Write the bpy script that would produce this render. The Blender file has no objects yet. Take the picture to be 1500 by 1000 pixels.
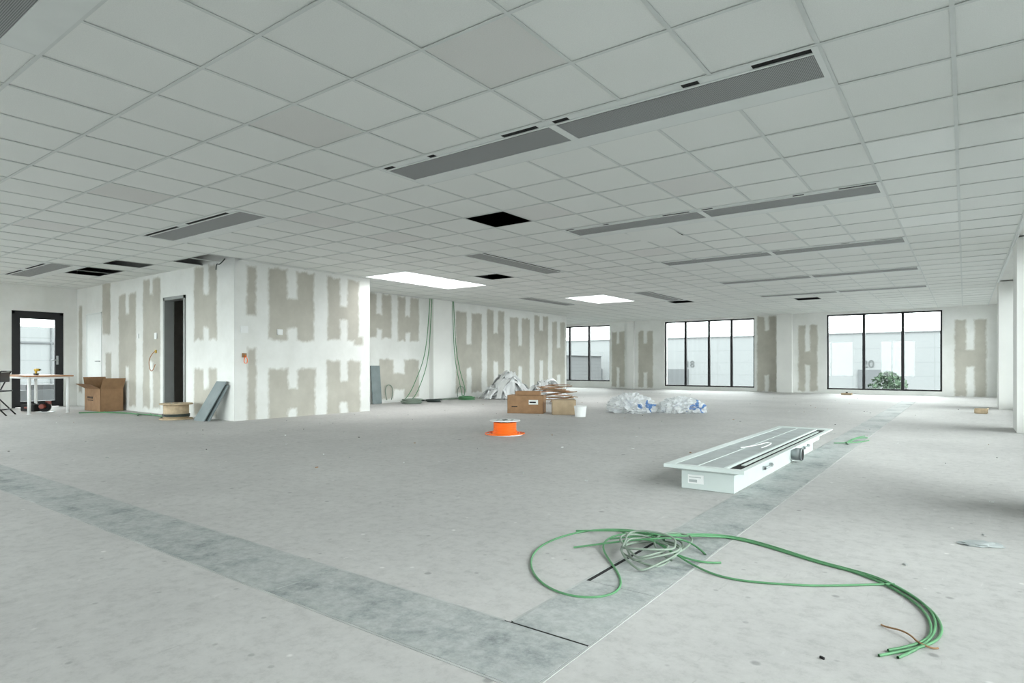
import bpy, bmesh, math, random
import numpy as np
from mathutils import Vector, Matrix, noise
random.seed(7)
sc=bpy.context.scene
H=2.697
# ------------------------------------------------------------------ materials
def new_mat(name):
    m=bpy.data.materials.new(name); m.use_nodes=True
    nt=m.node_tree; b=nt.nodes['Principled BSDF']
    return m,nt,b
def N(nt,t,**k):
    n=nt.nodes.new(t)
    for a,v in k.items():
        if a in n.inputs: n.inputs[a].default_value=v
        else: setattr(n,a,v)
    return n
def ramp(nt,stops):
    r=nt.nodes.new('ShaderNodeValToRGB'); e=r.color_ramp.elements
    while len(e)<len(stops): e.new(.5)
    for i,(p,c) in enumerate(stops):
        e[i].position=p; e[i].color=(c[0],c[1],c[2],1) if not isinstance(c,(int,float)) else (c,c,c,1)
    return r
def simple(name,col,rough=.6,metal=0,var=.12,scale=6,bump=0,spec=.4):
    m,nt,b=new_mat(name); L=nt.links
    tc=N(nt,'ShaderNodeTexCoord'); nz=N(nt,'ShaderNodeTexNoise',Scale=scale,Detail=5.0)
    L.new(tc.outputs['Object'],nz.inputs['Vector'])
    r=ramp(nt,[(.3,tuple(c*(1-var) for c in col)),(.7,tuple(min(1,c*(1+var)) for c in col))])
    L.new(nz.outputs['Fac'],r.inputs[0]); L.new(r.outputs[0],b.inputs['Base Color'])
    b.inputs['Roughness'].default_value=rough; b.inputs['Metallic'].default_value=metal
    b.inputs['Specular IOR Level'].default_value=spec
    return m
M={}
M['plain_wall']=simple('plaster_white',(.83,.83,.80),.85,var=.03,scale=2)
M['white']=simple('white_painted_metal',(.82,.85,.83),.45,var=.02)
M['unitwhite']=simple('off_white_sheet_metal',(.60,.66,.64),.4,var=.03)
M['grilleL']=simple('light_grille',(.40,.43,.43),.55)
M['whiteplastic']=simple('white_plastic',(.84,.85,.84),.4,var=.03)
M['black']=simple('black_anodised_frame',(.012,.012,.014),.35,var=.2)
M['dark']=simple('dark_void',(.015,.015,.015),.9,var=.3)
M['plenum']=simple('plenum_dark',(.02,.02,.02),.95,var=.3)
M['card']=simple('cardboard',(.33,.195,.105),.85,var=.12,scale=9)
M['cardlight']=simple('cardboard_light',(.42,.32,.21),.85,var=.1,scale=9)
M['wood']=simple('plywood',(.50,.39,.26),.7,var=.18,scale=14)
M['tabletop']=simple('beech_tabletop',(.42,.20,.09),.5,var=.1,scale=8)
M['orange']=simple('orange_cable',(.95,.17,.012),.45,var=.08)
M['green']=simple('green_cable',(.10,.27,.125),.5,var=.15)
M['greycable']=simple('grey_cable',(.22,.27,.22),.5,var=.15)
M['darkcable']=simple('dark_cable',(.04,.055,.05),.5,var=.2)
M['galv']=simple('galvanised_steel',(.42,.44,.45),.4,metal=.7,var=.15,scale=12)
M['bluegrey']=simple('blue_grey_board',(.20,.24,.245),.6,var=.12,scale=5)
M['doorgrey']=simple('grey_steel_frame',(.30,.31,.30),.5,var=.05)
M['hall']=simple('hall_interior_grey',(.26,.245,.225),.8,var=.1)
M['red']=simple('red_tool_plastic',(.22,.05,.035),.5)
M['yellow']=simple('yellow_plastic',(.7,.45,.05),.5)
M['leaf']=simple('foliage',(.028,.052,.028),.8,var=.5,scale=3)
M['bark']=simple('bark',(.04,.03,.02),.9,var=.3)
M['extdark']=simple('loading_dock_shutter',(.07,.075,.078),.7,var=.1)
M['extground']=simple('asphalt',(.05,.052,.055),.9,var=.15,scale=.5)
M['number']=simple('facade_number_paint',(.055,.06,.06),.7)

def mul(nt,a,b_,f):
    x=N(nt,'ShaderNodeMix',data_type='RGBA',blend_type='MULTIPLY'); x.inputs[0].default_value=f
    nt.links.new(a,x.inputs[6]); nt.links.new(b_,x.inputs[7]); return x.outputs[2]
# concrete floor
m,nt,b=new_mat('concrete_floor'); L=nt.links
tc=N(nt,'ShaderNodeTexCoord')
n1=N(nt,'ShaderNodeTexNoise',Scale=.5,Detail=10.0,Roughness=.72); n2=N(nt,'ShaderNodeTexNoise',Scale=14.0,Detail=10.0,Roughness=.78)
n3=N(nt,'ShaderNodeTexNoise',Scale=3.4,Detail=7.0,Roughness=.7)
for n in (n1,n2,n3): L.new(tc.outputs['Object'],n.inputs['Vector'])
r1=ramp(nt,[(.30,(.445,.437,.428)),(.5,(.51,.50,.488)),(.70,(.575,.565,.55))]); L.new(n1.outputs['Fac'],r1.inputs[0])
r2=ramp(nt,[(.30,.78),(.5,1.0),(.72,1.10)]); L.new(n2.outputs['Fac'],r2.inputs[0])
o_=mul(nt,r1.outputs[0],r2.outputs[0],1)
r3=ramp(nt,[(.27,.62),(.34,.98),(.66,1.0),(.73,1.18)]); L.new(n3.outputs['Fac'],r3.inputs[0]); o_=mul(nt,o_,r3.outputs[0],.7)
for rot,sx,sy,s0 in ((.6,12,1.6,1.8),(-.9,16,1.3,1.4),(1.9,10,1.1,2.3)):
    mp=N(nt,'ShaderNodeMapping'); mp.inputs['Scale'].default_value=(sx,sy,1); mp.inputs['Rotation'].default_value=(0,0,rot)
    n4=N(nt,'ShaderNodeTexNoise',Scale=s0,Detail=6.0,Roughness=.65)
    L.new(tc.outputs['Object'],mp.inputs['Vector']); L.new(mp.outputs[0],n4.inputs['Vector'])
    r4=ramp(nt,[(.26,.66),(.33,1.0),(.66,1.0),(.73,1.2)]); L.new(n4.outputs['Fac'],r4.inputs[0]); o_=mul(nt,o_,r4.outputs[0],.6)
for sc_,d0,v0 in ((3.2,.035,.55),(1.3,.02,.45),(2.1,.018,1.5),(7.0,.05,.7),(5.0,.04,1.35)):
    vo=N(nt,'ShaderNodeTexVoronoi',Scale=sc_,Randomness=1.0)
    mpv=N(nt,'ShaderNodeMapping'); mpv.inputs['Location'].default_value=(sc_*3,sc_,0); L.new(tc.outputs['Object'],mpv.inputs['Vector']); L.new(mpv.outputs[0],vo.inputs['Vector'])
    rv=ramp(nt,[(.0,v0),(d0,v0),(d0*1.8,1.0)]); L.new(vo.outputs['Distance'],rv.inputs[0]); o_=mul(nt,o_,rv.outputs[0],.8)
L.new(o_,b.inputs['Base Color'])
b.inputs['Roughness'].default_value=.68; b.inputs['Specular IOR Level'].default_value=.22
bp=N(nt,'ShaderNodeBump',Strength=.15,Distance=.01); L.new(n2.outputs['Fac'],bp.inputs['Height']); L.new(bp.outputs[0],b.inputs['Normal'])
M['floor']=m
# duct plate
m,nt,b=new_mat('floor_duct_plate'); L=nt.links
tc=N(nt,'ShaderNodeTexCoord'); n1=N(nt,'ShaderNodeTexNoise',Scale=1.7,Detail=10.0,Roughness=.78); n2=N(nt,'ShaderNodeTexNoise',Scale=22.0,Detail=8.0,Roughness=.75)
L.new(tc.outputs['Object'],n1.inputs['Vector']); L.new(tc.outputs['Object'],n2.inputs['Vector'])
r1=ramp(nt,[(.36,(.20,.222,.22)),(.43,(.33,.352,.347)),(.50,(.425,.442,.434)),(.70,(.50,.51,.497))]); L.new(n1.outputs['Fac'],r1.inputs[0])
r2=ramp(nt,[(.3,.74),(.55,1.0),(.75,1.18)]); L.new(n2.outputs['Fac'],r2.inputs[0])
L.new(mul(nt,r1.outputs[0],r2.outputs[0],1),b.inputs['Base Color'])
b.inputs['Roughness'].default_value=.6; b.inputs['Specular IOR Level'].default_value=.25
M['duct']=m
M['ductedge']=simple('duct_edge_strip',(.44,.45,.44),.8,var=.2,scale=5,spec=.1)
# ceiling tile
m,nt,b=new_mat('ceiling_tile'); L=nt.links
at=N(nt,'ShaderNodeAttribute',attribute_name='tint')
tc=N(nt,'ShaderNodeTexCoord'); nz=N(nt,'ShaderNodeTexNoise',Scale=160.0,Detail=3.0); L.new(tc.outputs['Object'],nz.inputs['Vector'])
r=ramp(nt,[(.35,.96),(.6,1.01)]); L.new(nz.outputs['Fac'],r.inputs[0])
L.new(mul(nt,at.outputs['Color'],r.outputs[0],1),b.inputs['Base Color']); b.inputs['Roughness'].default_value=.95
b.inputs['Specular IOR Level'].default_value=.1
M['tile']=m
M['tbar']=simple('ceiling_t_bar',(.72,.75,.73),.5,var=.03)
# perforated grille
m,nt,b=new_mat('perforated_grille'); L=nt.links
tc=N(nt,'ShaderNodeTexCoord'); vo=N(nt,'ShaderNodeTexVoronoi',Scale=110.0,Randomness=0.0); L.new(tc.outputs['Object'],vo.inputs['Vector'])
r=ramp(nt,[(.28,(.07,.075,.075)),(.42,(.42,.43,.43))]); L.new(vo.outputs['Distance'],r.inputs[0]); L.new(r.outputs[0],b.inputs['Base Color']); b.inputs['Roughness'].default_value=.6
M['grille']=m
# drywall
m,nt,b=new_mat('drywall_skimmed'); L=nt.links
at=N(nt,'ShaderNodeAttribute',attribute_name='board')
tc=N(nt,'ShaderNodeTexCoord')
mp=N(nt,'ShaderNodeMapping'); mp.inputs['Scale'].default_value=(1,1,.45); L.new(tc.outputs['Object'],mp.inputs['Vector'])
n1=N(nt,'ShaderNodeTexNoise',Scale=13.0,Detail=8.0,Roughness=.78); L.new(mp.outputs[0],n1.inputs['Vector'])
ad=N(nt,'ShaderNodeMath',operation='MULTIPLY_ADD'); L.new(n1.outputs['Fac'],ad.inputs[0]); ad.inputs[1].default_value=1.0; ad.inputs[2].default_value=-.5
a2=N(nt,'ShaderNodeMath',operation='ADD'); L.new(at.outputs['Fac'],a2.inputs[0]); L.new(ad.outputs[0],a2.inputs[1])
rr=ramp(nt,[(.28,0.0),(.48,.4),(.75,1.0)]); L.new(a2.outputs[0],rr.inputs[0])
n2=N(nt,'ShaderNodeTexNoise',Scale=1.7,Detail=6.0,Roughness=.65); L.new(tc.outputs['Object'],n2.inputs['Vector'])
rw=ramp(nt,[(.3,(.76,.765,.73)),(.65,(.85,.855,.83))]); L.new(n2.outputs['Fac'],rw.inputs[0])
rt=ramp(nt,[(.3,(.45,.43,.375)),(.7,(.56,.54,.475))]); L.new(n2.outputs['Fac'],rt.inputs[0])
mx=N(nt,'ShaderNodeMix',data_type='RGBA'); L.new(rr.outputs[0],mx.inputs[0]); L.new(rw.outputs[0],mx.inputs[6]); L.new(rt.outputs[0],mx.inputs[7])
L.new(mx.outputs[2],b.inputs['Base Color']); b.inputs['Roughness'].default_value=.85
M['drywall']=m
# glass
m=bpy.data.materials.new('window_glass'); m.use_nodes=True; nt=m.node_tree; nt.nodes.clear(); L=nt.links
tr=N(nt,'ShaderNodeBsdfTransparent'); tr.inputs[0].default_value=(.93,.96,.95,1); gl=N(nt,'ShaderNodeBsdfGlossy'); gl.inputs['Roughness'].default_value=.02
fr=N(nt,'ShaderNodeFresnel',IOR=1.3); ms=N(nt,'ShaderNodeMixShader'); o=N(nt,'ShaderNodeOutputMaterial')
L.new(fr.outputs[0],ms.inputs[0]); L.new(tr.outputs[0],ms.inputs[1]); L.new(gl.outputs[0],ms.inputs[2]); L.new(ms.outputs[0],o.inputs[0]); M['glass']=m
def sheet(name,alpha,bluev):
    m,nt,b=new_mat(name); L=nt.links
    W=(.86,.88,.89)
    if bluev:
        tc=N(nt,'ShaderNodeTexCoord'); nz=N(nt,'ShaderNodeTexNoise',Scale=3.2,Detail=1.5); L.new(tc.outputs['Object'],nz.inputs['Vector'])
        r=ramp(nt,[(.0,W),(bluev,W),(bluev+.012,(.05,.22,.58)),(bluev+.06,(.05,.22,.58)),(bluev+.075,W)]); L.new(nz.outputs['Fac'],r.inputs[0])
        L.new(r.outputs[0],b.inputs['Base Color'])
    else:
        tc=N(nt,'ShaderNodeTexCoord'); nz=N(nt,'ShaderNodeTexNoise',Scale=3.0); L.new(tc.outputs['Object'],nz.inputs['Vector'])
        r=ramp(nt,[(.3,(.86,.88,.88)),(.7,(.93,.94,.94))]); L.new(nz.outputs['Fac'],r.inputs[0]); L.new(r.outputs[0],b.inputs['Base Color'])
    b.inputs['Roughness'].default_value=.25; b.inputs['Alpha'].default_value=alpha
    return m
M['bag']=sheet('translucent_plastic_bag',.6,.61); M['film']=sheet('white_plastic_film',.93,0)
def facade(name,c1,c2,sx,sz):
    m,nt,b=new_mat(name); L=nt.links
    tc=N(nt,'ShaderNodeTexCoord')
    sp=N(nt,'ShaderNodeSeparateXYZ'); cb=N(nt,'ShaderNodeCombineXYZ'); L.new(tc.outputs['Object'],sp.inputs[0])
    adx=N(nt,'ShaderNodeMath',operation='ADD'); L.new(sp.outputs[0],adx.inputs[0]); L.new(sp.outputs[1],adx.inputs[1])
    L.new(adx.outputs[0],cb.inputs[0]); L.new(sp.outputs[2],cb.inputs[1])
    br=N(nt,'ShaderNodeTexBrick',Scale=1.0,offset=0.0); br.inputs['Brick Width'].default_value=sx; br.inputs['Row Height'].default_value=sz
    br.inputs['Mortar Size'].default_value=.03; br.inputs['Color1'].default_value=(*c1,1); br.inputs['Color2'].default_value=(*[x*.98 for x in c1],1); br.inputs['Mortar'].default_value=(*c2,1)
    L.new(cb.outputs[0],br.inputs['Vector']); L.new(br.outputs['Color'],b.inputs['Base Color']); b.inputs['Roughness'].default_value=.8
    b.inputs['Specular IOR Level'].default_value=.1
    return m
M['facade']=facade('facade_panels',(.155,.163,.164),(.132,.14,.14),6.0,1.2)
M['facade2']=facade('facade_panels_dark',(.09,.093,.095),(.07,.075,.075),.8,.35)

# ------------------------------------------------------------------ mesh builder
BOXF=((0,3,2,1),(4,5,6,7),(0,1,5,4),(1,2,6,5),(2,3,7,6),(3,0,4,7))
class MB:
    def __init__(s,name): s.name=name; s.bm=bmesh.new(); s.mats=[]
    def mi(s,k):
        if k not in s.mats: s.mats.append(k)
        return s.mats.index(k)
    def _fin(s,verts,k,smooth=False,T=None):
        i=s.mi(k)
        if T is not None: bmesh.ops.transform(s.bm,matrix=T,verts=verts)
        fs=set(f for v in verts for f in v.link_faces)
        for f in fs: f.material_index=i; f.smooth=smooth
        return list(fs)
    def box(s,x0,x1,y0,y1,z0,z1,k,T=None,bevel=0):
        if x0>x1: x0,x1=x1,x0
        if y0>y1: y0,y1=y1,y0
        if z0>z1: z0,z1=z1,z0
        co=[(x0,y0,z0),(x1,y0,z0),(x1,y1,z0),(x0,y1,z0),(x0,y0,z1),(x1,y0,z1),(x1,y1,z1),(x0,y1,z1)]
        if T is not None and not bevel: co=[T@Vector(c) for c in co]
        v=[s.bm.verts.new(c) for c in co]; i=s.mi(k)
        for q in BOXF:
            f=s.bm.faces.new([v[a] for a in q]); f.material_index=i
        if bevel:
            es=list(set(e for q in v for e in q.link_edges))
            rr=bmesh.ops.bevel(s.bm,geom=es,offset=bevel,segments=2,affect='EDGES')
            v=list(set(q for f in rr['faces'] for q in f.verts)|set(q for q in v if q.is_valid))
            s._fin(v,k,False,T)
    def cyl(s,p0,p1,r0,k,r1=None,seg=24,caps=True):
        p0=Vector(p0);p1=Vector(p1); d=p1-p0
        r=bmesh.ops.create_cone(s.bm,cap_ends=caps,segments=seg,radius1=r0,radius2=r0 if r1 is None else r1,depth=d.length)
        T=Matrix.Translation((p0+p1)/2)@d.to_track_quat('Z','Y').to_matrix().to_4x4()
        fs=s._fin(r['verts'],k,True,T)
        for f in fs:
            if len(f.verts)>4: f.smooth=False
    def torus(s,c,R,r,k,axis='Z',seg=40,ms=8,wob=0):
        vs=[]
        for i in range(seg):
            a=2*math.pi*i/seg; row=[]
            for j in range(ms):
                b_=2*math.pi*j/ms; rr=R+wob*math.sin(3*a+R*50)+r*math.cos(b_); p=Vector((rr*math.cos(a),rr*math.sin(a),r*math.sin(b_)))
                row.append(s.bm.verts.new(p+Vector(c)))
            vs.append(row)
        i_=s.mi(k)
        for i in range(seg):
            for j in range(ms):
                f=s.bm.faces.new((vs[i][j],vs[(i+1)%seg][j],vs[(i+1)%seg][(j+1)%ms],vs[i][(j+1)%ms])); f.material_index=i_; f.smooth=True
    def quad(s,pts,k):
        f=s.bm.faces.new([s.bm.verts.new(p) for p in pts]); f.material_index=s.mi(k)
    def done(s,loc=(0,0,0),rot=0,recalc=True):
        if recalc: bmesh.ops.recalc_face_normals(s.bm,faces=s.bm.faces[:])
        me=bpy.data.meshes.new(s.name); s.bm.to_mesh(me); s.bm.free()
        for k in s.mats: me.materials.append(M[k])
        o=bpy.data.objects.new(s.name,me); sc.collection.objects.link(o); o.location=loc; o.rotation_euler=(0,0,rot)
        return o
def grid_cells(u0,u1,v0,v1,holes):
    us=sorted(set([u0,u1]+[min(max(h[i],u0),u1) for h in holes for i in (0,1)]))
    vs=sorted(set([v0,v1]+[min(max(h[i],v0),v1) for h in holes for i in (2,3)]))
    out=[]
    for a,b in zip(us[:-1],us[1:]):
        for c,d in zip(vs[:-1],vs[1:]):
            cu,cv=(a+b)/2,(c+d)/2
            if any(h[0]<cu<h[1] and h[2]<cv<h[3] for h in holes): continue
            out.append((a,b,c,d))
    return out
def vnoise(x,y,seed=0):
    r=np.random.RandomState(seed); out=np.zeros_like(x)
    for k in range(7):
        f=2.0**(k*.7)*1.6; th=r.rand()*6.28; ph=r.rand()*6.28
        out+=np.sin((x*np.cos(th)+y*np.sin(th))*f*3+ph)/(1.35**k)
    return out/3
def wall(name,axis,fixed,a0,a1,thick,holes=(),patches=(),notches=(),res=.035,z0=0,z1=H+.45,mat='drywall'):
    mb=MB(name); sg=1 if thick>0 else -1
    f0=fixed+sg*.003; f1=fixed+thick
    for (a,b,c,d) in grid_cells(a0,a1,z0,z1,list(holes)):
        if axis=='X': mb.box(a,b,min(f0,f1),max(f0,f1),c,d,'plain_wall')
        else: mb.box(min(f0,f1),max(f0,f1),a,b,c,d,'plain_wall')
    bm=mb.bm; lay=bm.verts.layers.float.new('board'); mi=mb.mi(mat)
    for (a,b,c,d) in grid_cells(a0,a1,z0,min(z1,H+.01),list(holes)):
        nu=max(1,int((b-a)/res)); nv=max(1,int((d-c)/res))
        U,V=np.meshgrid(np.linspace(a,b,nu+1),np.linspace(c,d,nv+1),indexing='ij')
        wu=U+.02*vnoise(U*1.5,V*3,1); wv=V+.03*vnoise(U*3,V*1.5,2)
        sd=np.full(U.shape,-1.0)
        for p in patches: sd=np.maximum(sd,np.minimum.reduce([wu-p[0],p[1]-wu,wv-p[2],p[3]-wv]))
        for p in notches: sd=np.minimum(sd,-np.minimum.reduce([wu-p[0],p[1]-wu,wv-p[2],p[3]-wv]))
        val=np.clip(sd/.12+.5,0,1)
        vs=[[None]*(nv+1) for _ in range(nu+1)]
        for i in range(nu+1):
            for j in range(nv+1):
                u,v=float(U[i,j]),float(V[i,j])
                q=bm.verts.new((u,fixed,v) if axis=='X' else (fixed,u,v)); q[lay]=float(val[i,j]); vs[i][j]=q
        for i in range(nu):
            for j in range(nv):
                f=bm.faces.new((vs[i][j],vs[i+1][j],vs[i+1][j+1],vs[i][j+1])); f.material_index=mi
    return mb.done(recalc=False)
def tube(name,paths,r,matk,res=6):
    cu=bpy.data.curves.new(name,'CURVE'); cu.dimensions='3D'; cu.bevel_depth=r; cu.bevel_resolution=3; cu.resolution_u=res
    for pts in paths:
        sp=cu.splines.new('NURBS'); sp.points.add(len(pts)-1)
        for q,p in zip(sp.points,pts): q.co=(p[0],p[1],p[2] if len(p)>2 else r+.001,1)
        sp.order_u=4; sp.use_endpoint_u=True
    cu.materials.append(M[matk]); o=bpy.data.objects.new(name,cu); sc.collection.objects.link(o); return o

# ------------------------------------------------------------------ room shell
XL,XR,YS,YN=-16.6,.58,-2.5,22.8
XW=.95   # window plane on the right
mb=MB('floor'); mb.box(XL-.3,XW+.3,YS-.3,YN+.3,-.3,0,'floor'); mb.done()
def H_(a,b,z0,z1,c=None,w=.17,top=.5,bot=.22):
    c=(a+b)/2 if c is None else c
    return [(a,b,z0,z1)],[(c-w/2,c+w/2,z1-top,z1+.2),(c-w/2,c+w/2,z0-.2,z0+bot)]
def gather(lst):
    P,Nn=[],[]
    for a,b in lst: P+=a; Nn+=b
    return P,Nn
P_,N_=gather([([(5.72,5.90,1.78,2.62),(5.73,5.90,-.1,1.24)],[]),H_(6.12,7.06,1.38,2.64,w=.19),H_(6.12,7.09,-.1,.87,bot=.25,top=.35),H_(7.36,8.12,1.42,2.62,top=.55,bot=.4),([(8.0,8.22,1.33,1.5)],[]),H_(7.34,8.15,-.1,1.02,bot=.3,top=.4)])
wall('wall_core_east','Y',-9.8,5.502,8.398,-.15,(),P_,N_,res=.025)
P_,N_=gather([H_(-11.15,-10.36,1.38,2.68,c=-10.72),H_(-11.15,-10.36,.05,.87,c=-10.72,top=.35),H_(-13.2,-12.45,.1,2.62,w=.12,top=.3,bot=.9),H_(-14.33,-13.5,.1,2.4,w=.14,top=.4,bot=.8),([(-15.17,-14.75,1.6,2.72),(-15.0,-14.7,.2,1.2)],[]),([(-16.5,-16.3,.3,2.3)],[])])
wall('wall_core_south','X',5.5,-16.6,-9.802,.15,[(-12.3,-11.45,-.01,2.22),(-16.05,-15.2,-.01,2.1)],P_,N_,res=.035)
wall('wall_core_north','X',8.4,-16.6,-9.802,-.15,(),(),(),res=.2)
P_,N_=gather([H_(9.7,10.55,1.6,2.68,c=10.15),H_(10.76,11.5,1.55,2.68,c=11.1),H_(10.14,11.5,.1,1.08,c=10.8,w=.35,top=.35),
 H_(12.95,14.1,.15,2.45,w=.2,top=.9,bot=.7),([(13.72,13.80,1.4,2.3)],[]),H_(14.35,15.2,.15,2.6,w=.22,top=.7,bot=.9),H_(15.5,16.6,.1,2.45,w=.2,top=.9,bot=.8),H_(16.85,17.7,.1,2.6,w=.2,top=.5,bot=1.0),H_(17.95,18.8,.1,2.45,w=.2,top=.9,bot=.5)])
wall('wall_west_partition','Y',-11.5,8.4,18.898,-.15,(),P_,N_)
wall('wall_partition_return','X',18.9,-16.6,-11.502,-.15,(),(),(),res=.2)
mb=MB('column_partition'); mb.box(-11.497,-11.36,11.9,12.6,0,H,'plain_wall'); mb.done()
nh=[(-15.6,-11.79,.27,2.6),(-9.43,-6.05,.13,2.62),(-3.72,-.55,.13,2.62)]
P_,N_=gather([H_(-11.7,-11.12,.05,2.3,w=.12,bot=.8),H_(-10.52,-9.9,.05,2.3,w=.14,bot=.6),H_(-5.95,-5.3,.0,2.66,w=.14,bot=.6),H_(-4.6,-4.0,.05,2.3,w=.14,bot=.9,top=.9),H_(-.25,.52,.0,2.3,w=.18,top=.9,bot=.9)])
wall('wall_north','X',YN,XL,XW+.3,.3,nh,P_,N_)
mb=MB('column_north'); mb.box(-5.24,-4.76,YN-.22,YN-.003,0,H,'plain_wall'); mb.done()
mb=MB('column_north'); mb.box(-10.95,-10.68,YN-.12,YN-.003,0,H,'plain_wall'); mb.done()
added_wwin=(-1.9,3.4,.15,2.6)  # unseen west opening, added to brighten the left and middle floor
wall('wall_west','Y',XL,YS,YN,-.3,[(4.28,5.24,-.01,2.13),added_wwin],[],[],res=.2)
south_holes=[(-15.5,-11.5,.15,2.6),(-10.5,-6.2,.15,2.6),(-4.6,-2.6,.15,2.6)]  # unseen openings behind the camera, near one shrunk to dim the foreground floor
wall('wall_south','X',YS,XL,XW+.3,-.3,south_holes,(),(),res=.3)
piers=[(-2.5,.4),(4.7,5.5),(10.95,11.75),(16.5,17.3),(22.5,22.8)]
eh=[(piers[k][1]+.05,piers[k+1][0]-.05,.15,2.56) for k in range(4)]
wall('wall_east','Y',XW,YS,YN,.3,eh,(),(),res=.3)
for a,b in piers[1:4]:
    mb=MB('pier_east'); mb.box(XR,XW-.002,a,b,0,H,'plain_wall'); mb.done()
mb=MB('trim_east_soffit'); mb.box(XR-.02,XR+.01,YS,16.5,H-.03,H+.02,'white'); mb.box(XR-.02,XW,YS,YN,H+.02,H+.05,'plain_wall'); mb.done()
def window(name,axis,plane,a0,a1,z0,z1,mull,th=.06,w=.05,inset=.06):
    mb=MB(name); p0,p1=plane,plane+th
    def B(a,b,c,d,k,q0=p0,q1=p1):
        if axis=='X': mb.box(a,b,q0,q1,c,d,k)
        else: mb.box(q0,q1,a,b,c,d,k)
    B(a0,a1,z0,z0+w,'black'); B(a0,a1,z1-w,z1,'black'); B(a0,a0+w,z0,z1,'black'); B(a1-w,a1,z0,z1,'black')
    for m_ in mull: B(m_-w*.8,m_+w*.8,z0,z1,'black',p0-.02,p1)
    B(a0,a1,z0,z1,'glass',(p0+p1)/2-.003,(p0+p1)/2+.003)
    return mb.done()
window('window_1','X',YN+.08,-15.6,-11.79,.27,2.6,[-14.7,-13.75,-12.8])
window('window_2','X',YN+.08,-9.43,-6.05,.13,2.62,[-8.6,-7.7,-6.87])
window('window_3','X',YN+.08,-3.72,-.55,.13,2.62,[-2.64,-1.57])
for i,(a,b,c,d) in enumerate(eh): window('window_%d'%(4+i),'Y',XW+.12,a,b,c,d,[a+(b-a)*t for t in (.2,.4,.6,.8)])
for i,(a,b,c,d) in enumerate(south_holes): window('window_%d'%(8+i),'X',YS-.18,a,b,c,d,[a+(b-a)*t for t in (.33,.67)])
window('window_11','Y',XL-.18,added_wwin[0],added_wwin[1],added_wwin[2],added_wwin[3],[-.6,.75,2.1])  # glazing of the added out-of-view west opening
mb=MB('door_1'); x0,x1=XL-.1,XL-.03
for (a,b,c,d) in [(4.283,4.35,0,2.127),(5.17,5.237,0,2.127),(4.283,5.237,2.06,2.127),(4.35,4.44,.01,2.06),(5.08,5.17,.01,2.06),(4.44,5.08,.01,.14),(4.44,5.08,1.96,2.06)]: mb.box(x0,x1,a,b,c,d,'black')
mb.box(x0+.03,x0+.036,4.44,5.08,.14,1.96,'glass')
mb.box(x1,x1+.012,5.10,5.14,.95,1.15,'galv'); mb.cyl((x1+.01,5.12,1.05),(x1+.06,5.12,1.05),.01,'galv'); mb.cyl((x1+.06,5.12,1.05),(x1+.06,4.99,1.05),.011,'galv'); mb.done()
mb=MB('door_2')
for a,b,c,d in [(-12.298,-12.24,0,2.218),(-11.51,-11.452,0,2.218),(-12.298,-11.452,2.16,2.218)]: mb.box(a,b,5.48,5.66,c,d,'doorgrey')
mb.done()
mb=MB('door_3'); mb.box(-16.02,-15.23,5.50,5.54,.01,2.07,'white')
for a,b,c,d in [(-16.048,-16.02,0,2.098),(-15.23,-15.202,0,2.098),(-16.048,-15.202,2.07,2.098)]: mb.box(a,b,5.49,5.64,c,d,'white')
mb.cyl((-15.3,5.5,1.02),(-15.3,5.45,1.02),.01,'galv'); mb.cyl((-15.3,5.45,1.02),(-15.42,5.45,1.02),.01,'galv'); mb.done()
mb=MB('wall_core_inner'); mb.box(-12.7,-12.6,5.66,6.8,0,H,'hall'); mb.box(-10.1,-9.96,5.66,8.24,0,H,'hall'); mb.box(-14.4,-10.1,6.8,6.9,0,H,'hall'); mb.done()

# ------------------------------------------------------------------ ceiling
TX,TY=.6,.625
def cx(i): return -.05-TX*i
def cy(j): return 3.72+TY*j
dark={(7,3),(12,9),(10,20),(5,22),(19,1),(16,2),(21,1),(22,1),(17,2)}
beamsX=[(0,1,6),(5,1,6),(10,1,6),(15,1,6),(20,1,6),(-5,1,6),(0,11,14),(0,21,24)]
beamsY=[(10,6,9),(10,16,19),(15,15,18)]
sky=[(14,15,7,10),(12,13,16,18)]
owner={}
for n,(j,a,b) in enumerate(beamsX):
    for i in range(a,b+1): owner[(i,j)]=('b',n)
for n,(i,a,b) in enumerate(beamsY):
    for j in range(a,b+1): owner[(i,j)]=('y',n)
for n,(a,b,c,d) in enumerate(sky):
    for i in range(a,b+1):
        for j in range(c,d+1): owner[(i,j)]=('s',n)
la=(.79,.79,.765); lb=(.84,.84,.82)
lites={(3,-2):la,(6,-2):la,(11,-2):la,(15,-2):lb,(6,3):lb,(3,3):lb,(0,3):(.95,.97,.95),(10,1):lb,(3,8):lb,(6,8):lb,(10,3):lb,(0,8):(.94,.96,.94)}
mb=MB('ceiling'); lay=mb.bm.loops.layers.float_color.new('tint')
ti=mb.mi('tile'); tb=mb.mi('tbar')
I0,I1,J0,J1=-1,27,-10,30
def clampx(x): return max(XL,min(XR,x))
def clampy(y): return max(YS,min(YN,y))
tilted={(5,6)}
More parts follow.
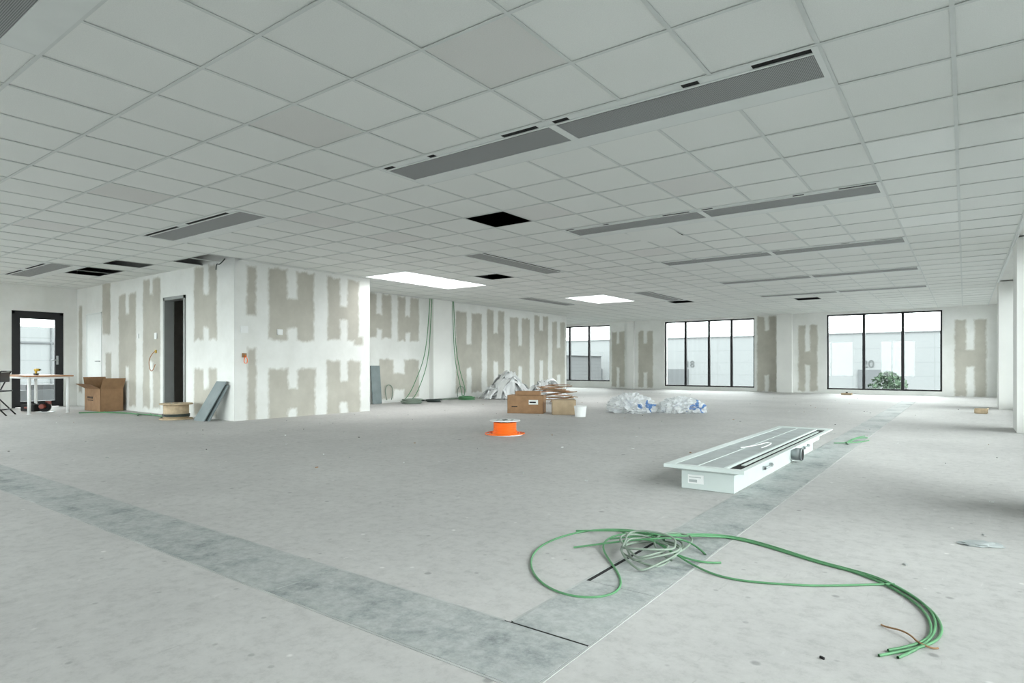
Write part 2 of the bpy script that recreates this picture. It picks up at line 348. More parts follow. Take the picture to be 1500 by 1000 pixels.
for i in range(I0,I1+1):
    for j in range(J0,J1+1):
        x0,x1=clampx(cx(i+1)),clampx(cx(i)); y0,y1=clampy(cy(j)),clampy(cy(j+1))
        if x1-x0<.01 or y1-y0<.01: continue
        if (i,j) in owner or (i,j) in dark: continue
        c=lites.get((i,j)) 
        if c is None:
            t=.90*(1+random.uniform(-.022,.018)); c=(t*.98,t*1.0,t*.97)
        z=H+.003; dz=[random.uniform(-.001,.0015) for _ in range(4)]
        if (i,j) in tilted: dz=[-.002,-.03,-.03,.0]
        vs=[mb.bm.verts.new(p) for p in ((x0,y0,z+dz[0]),(x0,y1,z+dz[1]),(x1,y1,z+dz[2]),(x1,y0,z+dz[3]))]
        f=mb.bm.faces.new(vs); f.material_index=ti
        for l in f.loops: l[lay]=(*c,1)
def same(a,b): return a in owner and b in owner and owner[a]==owner[b]
bw=.012
for i in range(I0,I1+2):
    x=cx(i)
    if x<XL or x>XR: continue
    for j in range(J0,J1+1):
        y0,y1=clampy(cy(j)),clampy(cy(j+1))
        if y1-y0<.01 or same((i,j),(i-1,j)): continue
        mb.box(x-bw,x+bw,y0,y1,H-.003,H,'tbar')
for j in range(J0,J1+2):
    y=cy(j)
    if y<YS or y>YN: continue
    for i in range(I0,I1+1):
        x0,x1=clampx(cx(i+1)),clampx(cx(i))
        if x1-x0<.01 or same((i,j),(i,j-1)): continue
        mb.box(x0,x1,y-bw,y+bw,H-.0034,H-.0002,'tbar')
mb.done(recalc=False)
sky_holes=[(cx(b+1),cx(a),cy(c),cy(d+1)) for a,b,c,d in sky]
mb=MB('ceiling_roof_slab')
for (a,b,c,d) in grid_cells(XL-.3,XW+.3,YS-.3,YN+.3,sky_holes): mb.box(a,b,c,d,H+.45,H+.65,'plenum')
mb.cyl((-16,4.6,H+.28),(-3,4.6,H+.28),.09,'galv'); mb.cyl((-4.6,3,H+.25),(-4.6,21,H+.25),.07,'galv')
mb.done()
for n,(a,b,c,d) in enumerate(sky_holes):
    mb=MB('skylight_well'); t=.03
    mb.box(a+.005,a+t,c+t,d-t,H-.004,H+.9,'whiteplastic'); mb.box(b-t,b-.005,c+t,d-t,H-.004,H+.9,'whiteplastic'); mb.box(a+.005,b-.005,c+.005,c+t,H-.004,H+.9,'whiteplastic'); mb.box(a+.005,b-.005,d-t,d-.005,H-.004,H+.9,'whiteplastic')
    mb.done()
def air_beam(length,width,halves,slots):
    mb=MB('ceiling_air_beam')
    def S(y0,y1,k,z=0,x0=.03,x1=length-.03): mb.box(x0,x1,y0,y1,z,z+.012,k)
    S(.0,.018,'white',-.004)
    S(.018,.082,'white',.004)
    for a,b in slots: S(.025,.08,'dark',.0025,max(.03,a*length),min(length-.03,b*length))
    S(.082,.10,'white',-.004)
    S(.115,.43,'grille',-.001); S(.10,.115,'dark',.002)
    S(.43,width,'white',-.006)
    mb.box(-.004,.03,-.004,width,-.0055,.012,'white'); mb.box(length-.03,length+.004,-.004,width,-.0055,.012,'white')
    if halves: mb.box(length/2-.03,length/2+.03,.095,.4299,-.0055,.01,'white')
    mb.box(0,length,0,width,.03,.2,'white')
    return mb
slotsL=[(.01,.04),(.16,.18),(.38,.47),(.51,.545),(.78,.81),(.90,.992)]
for j,a,b in beamsX:
    L_=(b-a+1)*TX; o=air_beam(L_-.02,.61,b-a>3,slotsL if b-a>3 else [(.02,.4),(.5,.9)]).done((cx(b+1)+.01,cy(j)+.008,H))
for i,a,b in beamsY:
    L_=(b-a+1)*TY; o=air_beam(L_-.02,.585,False,[(.02,.95)]).done((cx(i)-.01,cy(a)+.01,H),math.pi/2)

# ------------------------------------------------------------------ floor duct
mb=MB('floor_duct_cover')
def plate(x0,x1,y0,y1): mb.box(x0,x1,y0,y1,.0,.0022,'duct')
ys=[1.80,2.33,3.05,4.5,6.0,7.6,9.2,11.0,13.0,15.0,17.0,19.0,21.0,22.6]
mb.box(-1.325,-.995,1.79,22.7,.0,.0009,'dark'); mb.box(-16.4,-1.0,1.43,1.79,0,.0008,'dark')
for a,b in zip(ys[:-1],ys[1:]): plate(-1.317 if a!=2.33 else -1.298,-1.0045,a-.010+(.003 if a<2 else .012),b-.002)
xs=[-1.003,-2.3,-4.0,-6.4,-8.8,-11.2,-13.6,-16.3]
for a,b in zip(xs[1:],xs[:-1]): plate(a+.0018,b-.0018,1.437,1.782)
mb.box(-1.330,-1.3185,1.8,22.7,0,.0018,'ductedge'); mb.box(-1.003,-.994,1.43,22.7,0,.0018,'ductedge')
mb.box(-16.4,-1.35,1.784,1.794,0,.0018,'ductedge'); mb.box(-16.4,-1.01,1.426,1.4355,0,.0018,'ductedge')
mb.done()

# ------------------------------------------------------------------ climate unit lying on the floor
mb=MB('climate_ceiling_unit'); U='unitwhite'
W,Ln,zt=.59,3.58,.19
mb.box(.10,.49,.10,2.95,0.003,zt-.03,U)
mb.box(.12,.47,2.95,3.45,.07,zt-.03,U)
mb.box(0,W,0,.06,zt-.012,zt,U); mb.box(0,W,Ln-.16,Ln,zt-.012,zt,U); mb.box(0,.07,.06,Ln-.16,zt-.012,zt,U); mb.box(W-.04,W,.06,Ln-.16,zt-.012,zt,U)
mb.box(.43,.45,.06,Ln-.16,zt-.012,zt+.003,U)
mb.box(.07,.43,.06,Ln-.16,zt-.014,zt-.003,'grilleL'); mb.box(.235,.245,.06,Ln-.16,zt-.0045,zt,U)
mb.box(.45,W-.04,.06,Ln-.16,zt-.03,zt-.012,'dark')
mb.box(.485,.51,.3,3.2,zt-.013,zt-.004,U)
for x0,x1 in ((0,.10),(W,.49)):
    mb.quad([(x0,0,zt-.012),(x0,Ln,zt-.012),(x1,Ln-.1,zt-.055),(x1,.1,zt-.055)],U)
mb.quad([(0,0,zt-.012),(W,0,zt-.012),(.49,.10,zt-.055),(.10,.10,zt-.055)],U)
mb.box(.0,W,-.004,.0,zt-.025,zt,U)
mb.cyl((.49,1.95,.08),(.57,1.95,.08),.058,'galv'); mb.cyl((.57,1.95,.08),(.585,1.95,.08),.063,'galv'); mb.cyl((.5851,1.95,.08),(.587,1.95,.08),.054,'dark')
for y in (1.0,2.55):
    mb.box(.49,.515,y-.12,y-.09,.07,.10,'galv'); mb.box(.49,.515,y+.09,y+.12,.07,.10,'galv'); mb.cyl((.513,y-.12,.085),(.513,y+.12,.085),.008,'galv')
mb.box(.15,.27,.096,.0995,.045,.11,'whiteplastic'); mb.box(.16,.22,.094,.096,.055,.075,'grilleL'); mb.box(.16,.25,.094,.096,.09,.095,'grilleL')
unit=mb.done((-1.83,4.42,.0))
tube('white_power_lead',[[(-1.6,5.6,.200),(-1.5,5.9,.200),(-1.55,6.2,.200),(-1.42,6.1,.205),(-1.45,5.7,.200)]],.005,'whiteplastic')

# ------------------------------------------------------------------ green cables front
G=[[(-1.22,2.95,.05),(-1.33,3.10,.03),(-1.54,3.20),(-1.74,3.01),(-1.78,2.63),(-1.63,2.33),(-1.42,2.14),(-1.23,2.11),(-1.12,2.24),(-1.19,2.43),(-1.36,2.62),(-1.55,2.85,.02),(-1.48,3.05,.03),(-1.3,3.0,.05)],
 [(-1.75,2.98),(-1.60,3.03,.02),(-1.42,3.02,.05),(-1.27,2.98,.06),(-1.18,3.15,.03),(-1.09,3.36),(-.85,3.33),(-.54,3.15),(-.32,3.12),(-.19,2.98),(-.09,2.80),(-.055,2.62),(-.08,2.47),(-.14,2.38),(-.22,2.27)],
 [(-1.5,2.9,.02),(-1.33,2.93,.06),(-1.2,3.18,.03),(-1.08,3.40),(-.84,3.36),(-.55,3.18),(-.33,3.14),(-.20,3.0),(-.10,2.83),(-.07,2.6),(-.11,2.42),(-.17,2.29)],
 [(-1.4,3.2),(-1.25,3.0,.05),(-1.15,3.2,.03),(-.98,3.38),(-.8,3.30),(-.56,3.2),(-.34,3.10),(-.21,2.96),(-.12,2.8),(-.085,2.6),(-.10,2.46),(-.20,2.33)],
 [(-1.38,3.1,.03),(-1.25,2.9,.06),(-1.05,2.80),(-.84,2.68),(-.66,2.75),(-.49,2.83),(-.34,2.97),(-.24,3.05)],
 [(-1.6,2.7),(-1.42,2.85,.03),(-1.28,2.95,.06),(-1.18,2.85,.03),(-1.0,2.82),(-.92,2.9)],
 [(-1.55,3.12),(-1.42,3.0,.03),(-1.30,2.85,.05),(-1.22,3.0,.06),(-1.12,3.08,.03),(-1.02,2.98)]]
tube('green_cable',G,.0047,'green')
coil=[]
rc=random.Random(5)
for k in range(5):
    pts=[]; ox,oy=rc.uniform(-.05,.05),rc.uniform(-.06,.06); ra,rb=rc.uniform(.09,.15),rc.uniform(.15,.25); th=rc.uniform(-.6,.6)
    for a in range(0,22):
        t=a/20*2*math.pi+k; x=ra*math.cos(t)+.02*math.sin(3*t+k); y=rb*math.sin(t)+.015*math.cos(2*t)
        pts.append((-1.27+ox+x*math.cos(th)-y*math.sin(th),2.86+oy+x*math.sin(th)+y*math.cos(th),.012+.014*k+.012*math.sin(2*t+k)))
    coil.append(pts)
coil.append([(-1.12,2.9,.02),(-1.1,3.15,.03),(-1.25,3.2,.04),(-1.3,3.0,.05),(-1.22,2.8,.04),(-1.1,2.75,.02)])
tube('grey_cable_coil',coil,.0052,'greycable')
tube('cable_tie_wire',[[(-.13,2.45,.012),(-.17,2.53,.02),(-.21,2.52),(-.24,2.55)],[(-.13,2.45,.012),(-.09,2.42),(-.07,2.45)]],.003,'card')
tube('green_cable_offcuts',[[(-1.15,8.3),(-1.05,8.5),(-1.2,8.8),(-1.0,9.0)],[(-1.25,8.15),(-1.0,8.35),(-.95,8.7)],[(-1.1,8.1),(-1.2,8.6),(-1.05,9.2)]],.007,'green')

# ------------------------------------------------------------------ orange cable reel
mb=MB('orange_cable_reel')
mb.cyl((0,0,.0),(0,0,.012),.24,'whiteplastic',seg=48)
mb.cyl((0,0,.012),(0,0,.19),.07,'cardlight')
for l in range(9):
    z=.026+l*.0165; R=.145 if l>1 else .16
    mb.torus((0,0,z),R,.0105,'orange',wob=.002)
    mb.torus((0,0,z),R-.02,.0105,'orange')
mb.torus((0,0,.017),.20,.009,'orange',wob=.01); mb.torus((.02,.01,.018),.23,.008,'orange',wob=.015); mb.torus((-.02,-.01,.017),.25,.008,'orange',wob=.01)
mb.cyl((0,0,.185),(0,0,.197),.205,'whiteplastic',seg=48); mb.cyl((0,0,.196),(0,0,.199),.04,'dark')
for k in range(6):
    a=k*math.pi/3; mb.cyl((.11*math.cos(a),.11*math.sin(a),.197),(.11*math.cos(a),.11*math.sin(a),.1985),.018,'bluegrey')
mb.done((-4.98,6.6,.0))

# ------------------------------------------------------------------ cardboard boxes
def carton(name,w,d,h,loc,rot,flaps,k='card',label=True):
    mb=MB(name); t=.006
    mb.box(-w/2,w/2,-d/2,d/2,0,t,k)
    mb.box(-w/2,w/2,-d/2,-d/2+t,0,h,k); mb.box(-w/2,w/2,d/2-t,d/2,0,h,k); mb.box(-w/2,-w/2+t,-d/2,d/2,0,h,k); mb.box(w/2-t,w/2,-d/2,d/2,0,h,k)
    if flaps:
        for (px,py,ang,ax,ln,wd) in [(0,-d/2,flaps[0],'x',w,d*.45),(0,d/2,flaps[1],'x',w,-d*.45),(-w/2,0,flaps[2],'y',d,w*.3),(w/2,0,flaps[3],'y',d,-w*.3)]:
            a=math.radians(ang)
            if ax=='x': v=Vector((0,wd*math.cos(a),abs(wd)*math.sin(a))); e=Vector((ln/2,0,0))
            else: v=Vector((wd*math.cos(a),0,abs(wd)*math.sin(a))); e=Vector((0,ln/2,0))
            c=Vector((px,py,h)); n_=v.normalized().cross(e.normalized())*.004
            q=[c-e*.98,c+e*.98,c+e*.98+v,c-e*.98+v]
            mb.quad([p+n_ for p in q],k); mb.quad([p-n_ for p in q][::-1],k)
    else:
        mb.box(-w/2,w/2,-d/2,-.003,h-t,h,k); mb.box(-w/2,w/2,.003,d/2,h-t,h,k); mb.box(-w/2-.001,w/2+.001,-.03,.03,h,h+.001,'wood')
    if label==1:
        mb.box(w*.1,w*.36,-d/2-.002,-d/2,h*.5,h*.75,'whiteplastic'); mb.box(w*.12,w*.3,-d/2-.003,-d/2,h*.58,h*.66,'dark')
        mb.box(-w*.38,-w*.22,-d/2-.002,-d/2,h*.35,h*.40,'dark')
    if label==2:
        for q in range(4): mb.box(-w*.3+q*w*.09,-w*.24+q*w*.09,-d/2-.002,-d/2,h*.55,h*.64,'dark')
        mb.box(-w*.3,w*.05,-d/2-.002,-d/2,h*.46,h*.49,'dark')
    return mb.done(loc,rot)
carton('cardboard_box',.70,.42,.35,(-6.93,9.9,0),.45,None,'card',1)
carton('cardboard_box',.44,.34,.28,(-6.16,10.02,0),.62,None,'cardlight',0)
carton('open_cardboard_box',.80,.42,.46,(-14.32,5.22,0),0,(150,75,110,120),'card',2)
mb=MB('open_cardboard_tray'); mb.box(-.24,.24,-.17,.17,0,.01,'card'); mb.box(-.24,.24,-.17,-.163,.01,.07,'card'); mb.box(-.24,.24,.163,.17,.01,.07,'card'); mb.box(-.24,-.233,-.163,.163,.01,.07,'card'); mb.box(.233,.24,-.163,.163,.01,.07,'card'); mb.done((-6.93,9.95,.353),.5)
mb=MB('white_plastic_bucket'); mb.cyl((0,0,0),(0,0,.19),.095,'whiteplastic',r1=.112,seg=32,caps=False); mb.cyl((0,0,0),(0,0,.006),.095,'whiteplastic'); mb.torus((0,0,.19),.113,.006,'whiteplastic'); mb.torus((0,0,.165),.112,.004,'whiteplastic'); mb.cyl((0,0,.16),(0,0,.165),.105,'doorgrey'); mb.done((-5.62,9.72,0))

# ------------------------------------------------------------------ crumpled heaps
def heap(name,sx,sy,sz,loc,matk,seed,rot=0,crump=.35,sub=5,fr=2.2):
    bm=bmesh.new(); bmesh.ops.create_icosphere(bm,subdivisions=sub,radius=1)
    off=Vector((seed*3.1,seed*1.7,seed*.9))
    for v in bm.verts:
        p=v.co.copy(); 
        r=1+crump*(1-2*abs(noise.noise(p*fr+off)))*.9+crump*.55*(1-2*abs(noise.noise(p*fr*2.3+off)))+crump*.4*(1-2*abs(noise.noise(p*fr*5+off)))
        q=p*r; v.co=Vector((q.x*sx,q.y*sy,max(0.0,(q.z*.8+.35)*sz)))
    for f in bm.faces: f.smooth=False
    me=bpy.data.meshes.new(name); bm.to_mesh(me); bm.free(); me.materials.append(M[matk])
    o=bpy.data.objects.new(name,me); sc.collection.objects.link(o); o.location=loc; o.rotation_euler=(0,0,rot); return o
heap('crumpled_plastic_bag',.33,.25,.25,(-5.32,11.2,0),'bag',1,.6,fr=3)
heap('crumpled_plastic_bag',.33,.22,.21,(-4.50,11.75,0),'bag',2,.6,fr=3)
def sheetheap(name,loc,rot,n,spread,hgt,seed):
    rs=random.Random(seed); bm=bmesh.new()
    for k in range(n):
        L_=rs.uniform(.45,.95); w_=rs.uniform(.12,.28); th=rs.uniform(0,6.28); ox,oy=rs.uniform(-spread,spread),rs.uniform(-spread*.7,spread*.7)
        pk=rs.uniform(.3,1)*hgt*max(.25,1-(ox*ox+oy*oy)/(spread*spread*1.6)); nu,nv=16,5; ph=rs.uniform(0,6)
        g=[]
        for i in range(nu+1):
            row=[]
            for j in range(nv+1):
                s=i/nu; t=j/nv-.5
                x=(s-.5)*L_; y=t*w_*(1+.4*math.sin(s*9+ph))
                z=pk*math.sin(math.pi*s)**.8+.05*noise.noise(Vector((s*6+k,t*5,ph)))+.03*math.cos(t*14+ph+s*5)
                row.append(bm.verts.new((ox+x*math.cos(th)-y*math.sin(th),oy+x*math.sin(th)+y*math.cos(th),max(.004+k*.0003,z))))
            g.append(row)
        for i in range(nu):
            for j in range(nv): bm.faces.new((g[i][j],g[i+1][j],g[i+1][j+1],g[i][j+1])).smooth=True
    me=bpy.data.meshes.new(name); bm.to_mesh(me); bm.free(); me.materials.append(M['film'])
    o=bpy.data.objects.new(name,me); sc.collection.objects.link(o); o.location=loc; o.rotation_euler=(0,0,rot)
sheetheap('plastic_film_heap',(-10.4,13.9,0),.9,70,.42,.78,4)
sheetheap('plastic_film_heap',(-9.35,14.3,0),.9,60,.36,.62,9)
mb=MB('wood_scrap_pile')
for k in range(30):
    l=random.uniform(.35,.8); w=random.uniform(.05,.18); z=.02+k*.0135
    T=Matrix.Translation((random.uniform(-.22,.22),random.uniform(-.18,.18),z))@Matrix.Rotation(random.uniform(-.9,.9),4,'Z')@Matrix.Rotation(random.uniform(-.10,.10),4,'Y')
    mb.box(-l/2,l/2,-w/2,w/2,-.008,.008,random.choice(['tabletop','card','card','card','cardlight']),T)
mb.done((-8.1,12.9,.04),.5)

# ------------------------------------------------------------------ left area
mb=MB('wooden_cable_drum')
for z in (0,.255):
    mb.cyl((0,0,z),(0,0,z+.022),.26,'wood',seg=40)
mb.cyl((0,0,.022),(0,0,.255),.20,'wood',seg=24); mb.torus((0,0,.06),.205,.012,'darkcable'); mb.torus((0,0,.085),.205,.012,'darkcable')
mb.cyl((0,0,.277),(0,0,.2785),.035,'dark')
for k in range(4): a=k*1.57+.4; mb.cyl((.1*math.cos(a),.1*math.sin(a),.277),(.1*math.cos(a),.1*math.sin(a),.281),.01,'galv')
mb.done((-11.0,5.12,0))
for k,(xo,yo,sh_,ht) in enumerate([(-10.52,5.18,.26,.66),(-10.46,5.24,.22,.60)]):
    mb=MB('leaning_board'); w=.34
    b0=Vector((xo,yo,0)); b1=Vector((xo+w,yo,0)); t0=Vector((xo+sh_,5.44+.02*k,ht)); t1=Vector((xo+w+sh_*.9,5.44+.02*k,ht)); n=Vector((0,.018,0))
    q=[b0,b1,t1,t0]; mb.quad(q,'bluegrey'); mb.quad([p+n for p in q][::-1],'bluegrey')
    for a in range(4): mb.quad([q[a],q[(a+1)%4],q[(a+1)%4]+n,q[a]+n],'bluegrey')
    mb.done()
mb=MB('trestle_table')
tx0,tx1,ty0,ty1=-16.1,-14.12,3.86,4.62
mb.box(tx0,tx1,ty0,ty1,.712,.74,'tabletop',None,.003)
for x in (tx0+.1,tx1-.06):
    for y in (ty0+.06,ty1-.08): mb.cyl((x,y,0),(x,y,.7),.028,'whiteplastic'); mb.cyl((x,y,0),(x,y,.015),.034,'whiteplastic')
    mb.box(x-.02,x+.02,ty0+.06,ty1-.08,.675,.711,'whiteplastic')
mb.box(tx0+.1,tx1-.06,ty0+.05,ty0+.08,.675,.711,'whiteplastic'); mb.box(tx0+.1,tx1-.06,ty1-.1,ty1-.07,.675,.711,'whiteplastic')
mb.done()
mb=MB('hand_drill'); mb.cyl((-.05,0,.10),(.05,0,.10),.025,'yellow'); mb.cyl((.05,0,.10),(.09,0,.10),.014,'dark',r1=.008); mb.box(-.04,-.01,-.014,.014,.02,.10,'yellow'); mb.box(-.06,.02,-.025,.025,0,.03,'dark'); mb.done((-14.9,4.25,.741),.5)
mb=MB('folding_chair'); w=.21
for s_ in (-w,w):
    mb.cyl((s_,-.22,0),(s_,.16,.82),.012,'black'); mb.cyl((s_*.93,.24,0),(s_*.93,-.16,.46),.012,'black')
mb.cyl((-w,.16,.82),(w,.16,.82),.012,'black'); mb.box(-w+.01,w-.01,.12,.145,.62,.80,'black',None,.004)
mb.box(-w+.015,w-.015,-.18,.2,.44,.465,'black',None,.006); mb.cyl((-w,-.14,.17),(w,-.14,.17),.009,'black'); mb.cyl((-w,.16,.11),(w,.16,.11),.009,'black')
mb.done((-14.5,3.5,.0),-.6)
mb=MB('circular_saw'); mb.cyl((0,-.02,.11),(0,.02,.11),.10,'galv'); mb.cyl((0,.02,.11),(0,.06,.11),.105,'dark'); mb.box(-.14,.14,-.06,.08,0,.012,'galv'); mb.cyl((0,.06,.12),(0,.16,.12),.045,'red'); mb.box(-.12,-.02,.03,.06,.16,.22,'red'); mb.done((-14.75,4.35,0),.8+math.pi)
mb=MB('tool_case'); mb.box(-.2,.2,-.12,.12,0,.14,'dark',None,.01); mb.box(-.06,.06,-.14,-.12,.06,.09,'red'); mb.cyl((-.05,0,.15),(.05,0,.15),.01,'dark'); mb.done((-15.3,4.3,0),.3)
tube('floor_cable_tangle',[[(-13.8,4.6),(-13.7,4.9),(-13.5,5.0),(-13.2,5.1),(-12.6,5.2),(-12.2,5.0)],[(-13.7,5.0),(-13.5,4.9),(-13.0,5.25),(-12.5,5.1),(-12,5.25)],[(-12.4,5.3),(-11.9,5.1),(-11.6,5.3),(-11.4,5.05)]],.012,'green')

# ------------------------------------------------------------------ hanging cables by the partition
def hang(pts): return [(-11.34 if z>.2 else -11.2,y,z) for y,z in pts]
tube('hanging_green_cables',[hang([(11.75,2.69),(11.7,2.2),(11.65,1.6),(11.5,1.0),(11.2,.5),(10.85,.15),(10.6,.02)]),hang([(11.82,2.69),(11.78,2.1),(11.74,1.4),(11.6,.8),(11.35,.35),(11.0,.03),(10.7,.02)])],.010,'green')
tube('hanging_green_cables',[hang([(12.68,2.69),(12.72,2.1),(12.75,1.5),(12.9,.9),(13.05,.5),(13.1,.12),(12.8,.02)]),hang([(12.64,2.69),(12.66,2.0),(12.70,1.3),(12.8,.8),(12.95,.4),(12.9,.03)])],.010,'green')
def coilobj(name,c,R,mat,n=4,tilt=.0):
    mb=MB(name)
    for k in range(n): mb.torus((random.uniform(-.02,.02),random.uniform(-.02,.02),.014+k*.022),R+random.uniform(-.03,.03),.012,mat,wob=.015)
    o=mb.done(c); return o
coilobj('green_cable_coil',(-10.9,12.7,0),.2,'green'); coilobj('grey_cable_coil',(-10.85,10.6,0),.22,'greycable',5)
coilobj('dark_cable_coil',(-10.85,11.4,0),.18,'darkcable',3)
tube('wall_cable_loop',[[(-11.45,10.35,.08),(-11.45,10.25,.35),(-11.45,10.4,.55),(-11.45,10.6,.35),(-11.45,10.5,.08)],[(-11.43,12.95,.05),(-11.43,12.9,.3),(-11.43,13.15,.42),(-11.43,13.3,.2),(-11.43,13.2,.03)]],.012,'greycable')
mb=MB('leaning_panel'); mb.box(-.015,.015,-.14,.14,0,.92,'bluegrey',Matrix.Rotation(-.09,4,'Y'),.003); mb.done((-11.38,9.98,.005))
mb=MB('pipe_bundle')
for k in range(3): mb.cyl((-11.32+k*.045,11.4+k*.1,.023),(-11.32+k*.045,13.2+k*.12,.023),.021,['darkcable','galv','greycable'][k])
mb.done()
def plate_(name,face,a,z,k='whiteplastic',w=.08,h=.08):
    mb=MB(name)
    if face=='E': mb.box(-9.797,-9.782,a-w/2,a+w/2,z-h/2,z+h/2,k,None,.003); mb.box(-9.783,-9.778,a-w/3.2,a+w/3.2,z-h/3.2,z+h/3.2,k,None,.002)
    else: mb.box(a-w/2,a+w/2,5.482,5.497,z-h/2,z+h/2,k,None,.003); mb.box(a-w/3.2,a+w/3.2,5.478,5.483,z-h/3.2,z+h/3.2,k,None,.002)
    mb.done()
plate_('light_switch','E',6.34,1.52,w=.11,h=.1); plate_('light_switch','E',5.67,1.54,w=.13,h=.12); plate_('light_switch','S',-12.62,1.5,w=.1,h=.12); plate_('light_switch','S',-13.4,1.52,w=.08,h=.1)
plate_('junction_box','E',5.67,1.10,'card',.08,.07); plate_('junction_box','S',-12.62,1.2,'yellow',.06,.06)
tube('wall_wire',[[(-9.77,5.67,1.10),(-9.7,5.70,1.02),(-9.72,5.66,.92),(-9.76,5.63,1.0),(-9.78,5.68,1.08)]],.006,'orange')
tube('wall_wire',[[(-12.62,5.47,1.2),(-12.7,5.40,1.1),(-12.78,5.42,.9),(-12.66,5.44,.75),(-12.55,5.45,.95)]],.007,'tabletop')
tube('ceiling_hanging_wire',[[(-9.82,5.35,2.69),(-9.9,5.33,2.62),(-10.05,5.36,2.6),(-10.15,5.38,2.66),(-10.2,5.4,2.55)]],.01,'darkcable')

# ------------------------------------------------------------------ small debris
mb=MB('floor_debris')
for k in range(190):
    x=random.uniform(-14,.4); y=random.uniform(1.9,20)
    if x<-9.6 and y>5.2: continue
    s_=random.uniform(.004,.015)
    T=Matrix.Translation((x,y,.003))@Matrix.Rotation(random.uniform(0,3),4,'Z')
    mb.box(-s_,s_,-s_*.4,s_*.4,-.003,.004,random.choice(['dark','card','whiteplastic','doorgrey','ductedge']),T)
mb.done()
heap('scrap_paper',.06,.03,.012,(.07,4.0,0),'grilleL',11,.4,sub=3,crump=.6)
mb=MB('broom'); mb.cyl((.25,15.0,.02),(.40,16.4,.02),.015,'wood'); mb.box(.15,.36,14.85,14.98,0,.1,'wood',None,.01); mb.done()
mb=MB('floor_socket_box'); mb.box(-.15,.15,-.1,.1,0,.06,'cardlight',None,.01); mb.cyl((0,0,.06),(0,0,.09),.03,'dark'); mb.done((-3.0,21.9,0))

# ------------------------------------------------------------------ exterior
mb=MB('ground_exterior'); mb.box(-150,150,-100,180,-4.3,-4.0,'extground'); mb.done()
mb=MB('exterior_warehouse'); mb.box(-46,60,62,74,-4.0,3.75,'facade'); mb.box(-46.1,60,61.9,74,3.75,3.85,'facade')
for a,b in ((-26.5,-23.0),(-7.6,-5.9),(6,9),(-36,-33)): mb.box(a,b,61.85,62.02,-4,.55,'extdark')
mb.done()
mb=MB('exterior_shed'); mb.box(-64,-31,46,58,-4,1.9,'facade2'); mb.box(-64,-30.8,45.8,58,1.9,2.3,'facade'); mb.box(-64,-30,40,45.8,-4,-.1,'facade'); mb.done()
mb=MB('exterior_office_block'); mb.box(-60,-40,-10,30,-4,3.0,'facade'); mb.box(-39.98,-39.9,-10,30,-1.2,-.3,'extdark'); mb.box(-39.98,-39.93,-10,30,2.1,2.2,'extdark')
for y in range(-8,30,4): mb.box(-39.99,-39.92,y,y+.06,-4,3,'extdark')
mb.done()
mb=MB('exterior_terrace'); mb.box(-24,XL-.32,-2,12,-.35,-.08,'extground'); mb.box(-20.5,-19.7,5.2,7.2,-.08,.28,'extdark'); mb.box(-20.4,-19.8,5.4,6.4,.28,.42,'extground'); mb.done()
for s_,x in (('20',-7.3),('18',-23.3)):
    cu=bpy.data.curves.new('facade_number','FONT'); cu.body=s_; cu.size=.95; cu.extrude=.02; cu.materials.append(M['number'])
    o=bpy.data.objects.new('facade_number',cu); sc.collection.objects.link(o); o.location=(x,61.95,.75); o.rotation_euler=(math.pi/2,0,0)
mb=MB('exterior_tree'); mb.cyl((0,0,-4),(0,0,-.6),.12,'bark',r1=.06)
rs=random.Random(3)
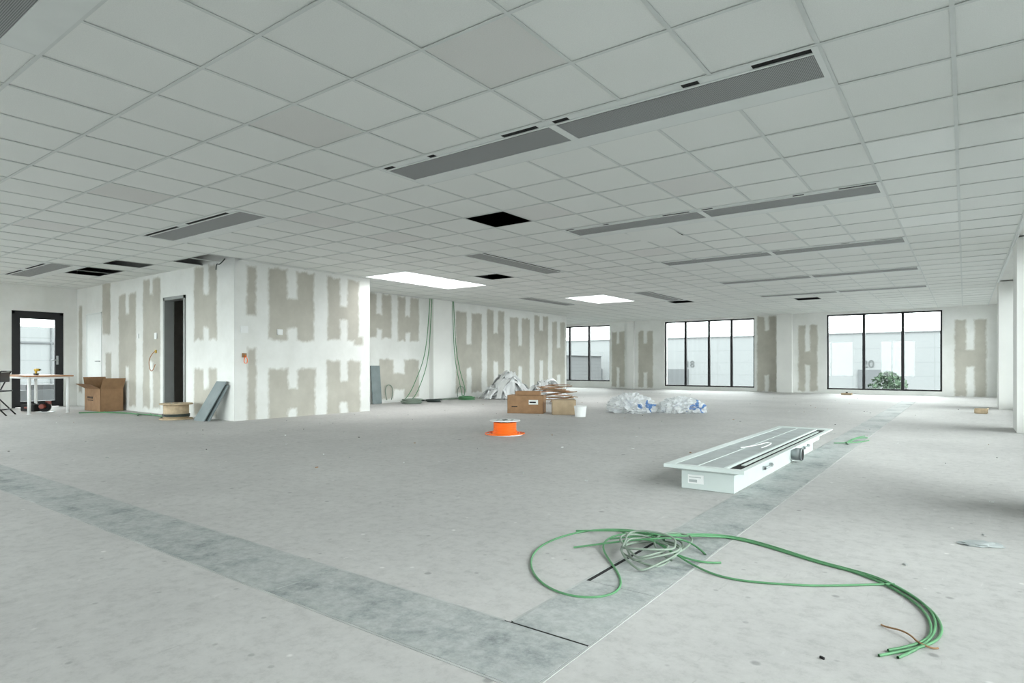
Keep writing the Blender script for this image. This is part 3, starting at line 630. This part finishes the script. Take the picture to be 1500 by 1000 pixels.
for k in range(1100):
    th=rs.uniform(0,6.28); r_=rs.random()**.5; zz=rs.uniform(-1,1); R=math.sqrt(max(0,1-zz*zz))*r_
    c=Vector((R*math.cos(th)*.85,R*math.sin(th)*.85,-.35+zz*.85)); s_=rs.uniform(.05,.11)
    a=Vector((rs.uniform(-1,1),rs.uniform(-1,1),rs.uniform(-1,1))).normalized()*s_; b_=Vector((rs.uniform(-1,1),rs.uniform(-1,1),rs.uniform(-1,1))).normalized()*s_
    mb.quad([c-a,c-b_,c+a,c+b_],'leaf')
mb.done((-2.9,34,0.1),recalc=False)

# ------------------------------------------------------------------ lighting
w=bpy.data.worlds.new('overcast_sky'); sc.world=w; w.use_nodes=True; nt=w.node_tree; bg=nt.nodes['Background']
tc=nt.nodes.new('ShaderNodeTexCoord'); sp=nt.nodes.new('ShaderNodeSeparateXYZ'); r=ramp(nt,[(0,(.91,.94,.96)),(.35,(.95,.975,.99)),(1,(.98,1.0,1.0))])
nt.links.new(tc.outputs['Generated'],sp.inputs[0]); nt.links.new(sp.outputs[2],r.inputs[0]); nt.links.new(r.outputs[0],bg.inputs[0]); bg.inputs[1].default_value=11.3
def portal(name,loc,rot,sx,sy):
    l=bpy.data.lights.new(name,'AREA'); l.shape='RECTANGLE'; l.size=sx; l.size_y=sy; l.cycles.is_portal=True
    o=bpy.data.objects.new(name,l); sc.collection.objects.link(o); o.location=loc; o.rotation_euler=rot
hp=math.pi/2
for a,b,c,d in eh: portal('sky_portal',(XW+.25,(a+b)/2,(c+d)/2),(0,hp,0),d-c,b-a)
for a,b,c,d in south_holes: portal('sky_portal',((a+b)/2,YS-.28,(c+d)/2),(hp,0,0),b-a,d-c)
for a,b,c,d in nh: portal('sky_portal',((a+b)/2,YN+.28,(c+d)/2),(-hp,0,0),b-a,d-c)
for a,b,c,d in sky_holes: portal('sky_portal',((a+b)/2,(c+d)/2,H+.92),(0,0,0),b-a,d-c)
a,b,c,d=added_wwin; portal('sky_portal',(XL-.28,(a+b)/2,(c+d)/2),(0,-hp,0),d-c,b-a)
sc.view_settings.view_transform='Standard'; sc.view_settings.look='None'; sc.view_settings.exposure=0

# ------------------------------------------------------------------ camera
cam=bpy.data.cameras.new('camera'); cam.sensor_width=36; cam.lens=21.6; cam.shift_y=35/1500; cam.clip_start=.05; cam.clip_end=500
co=bpy.data.objects.new('camera',cam); sc.collection.objects.link(co); co.location=(0,0,.93); co.rotation_euler=(hp,0,math.radians(36.38)); sc.camera=co
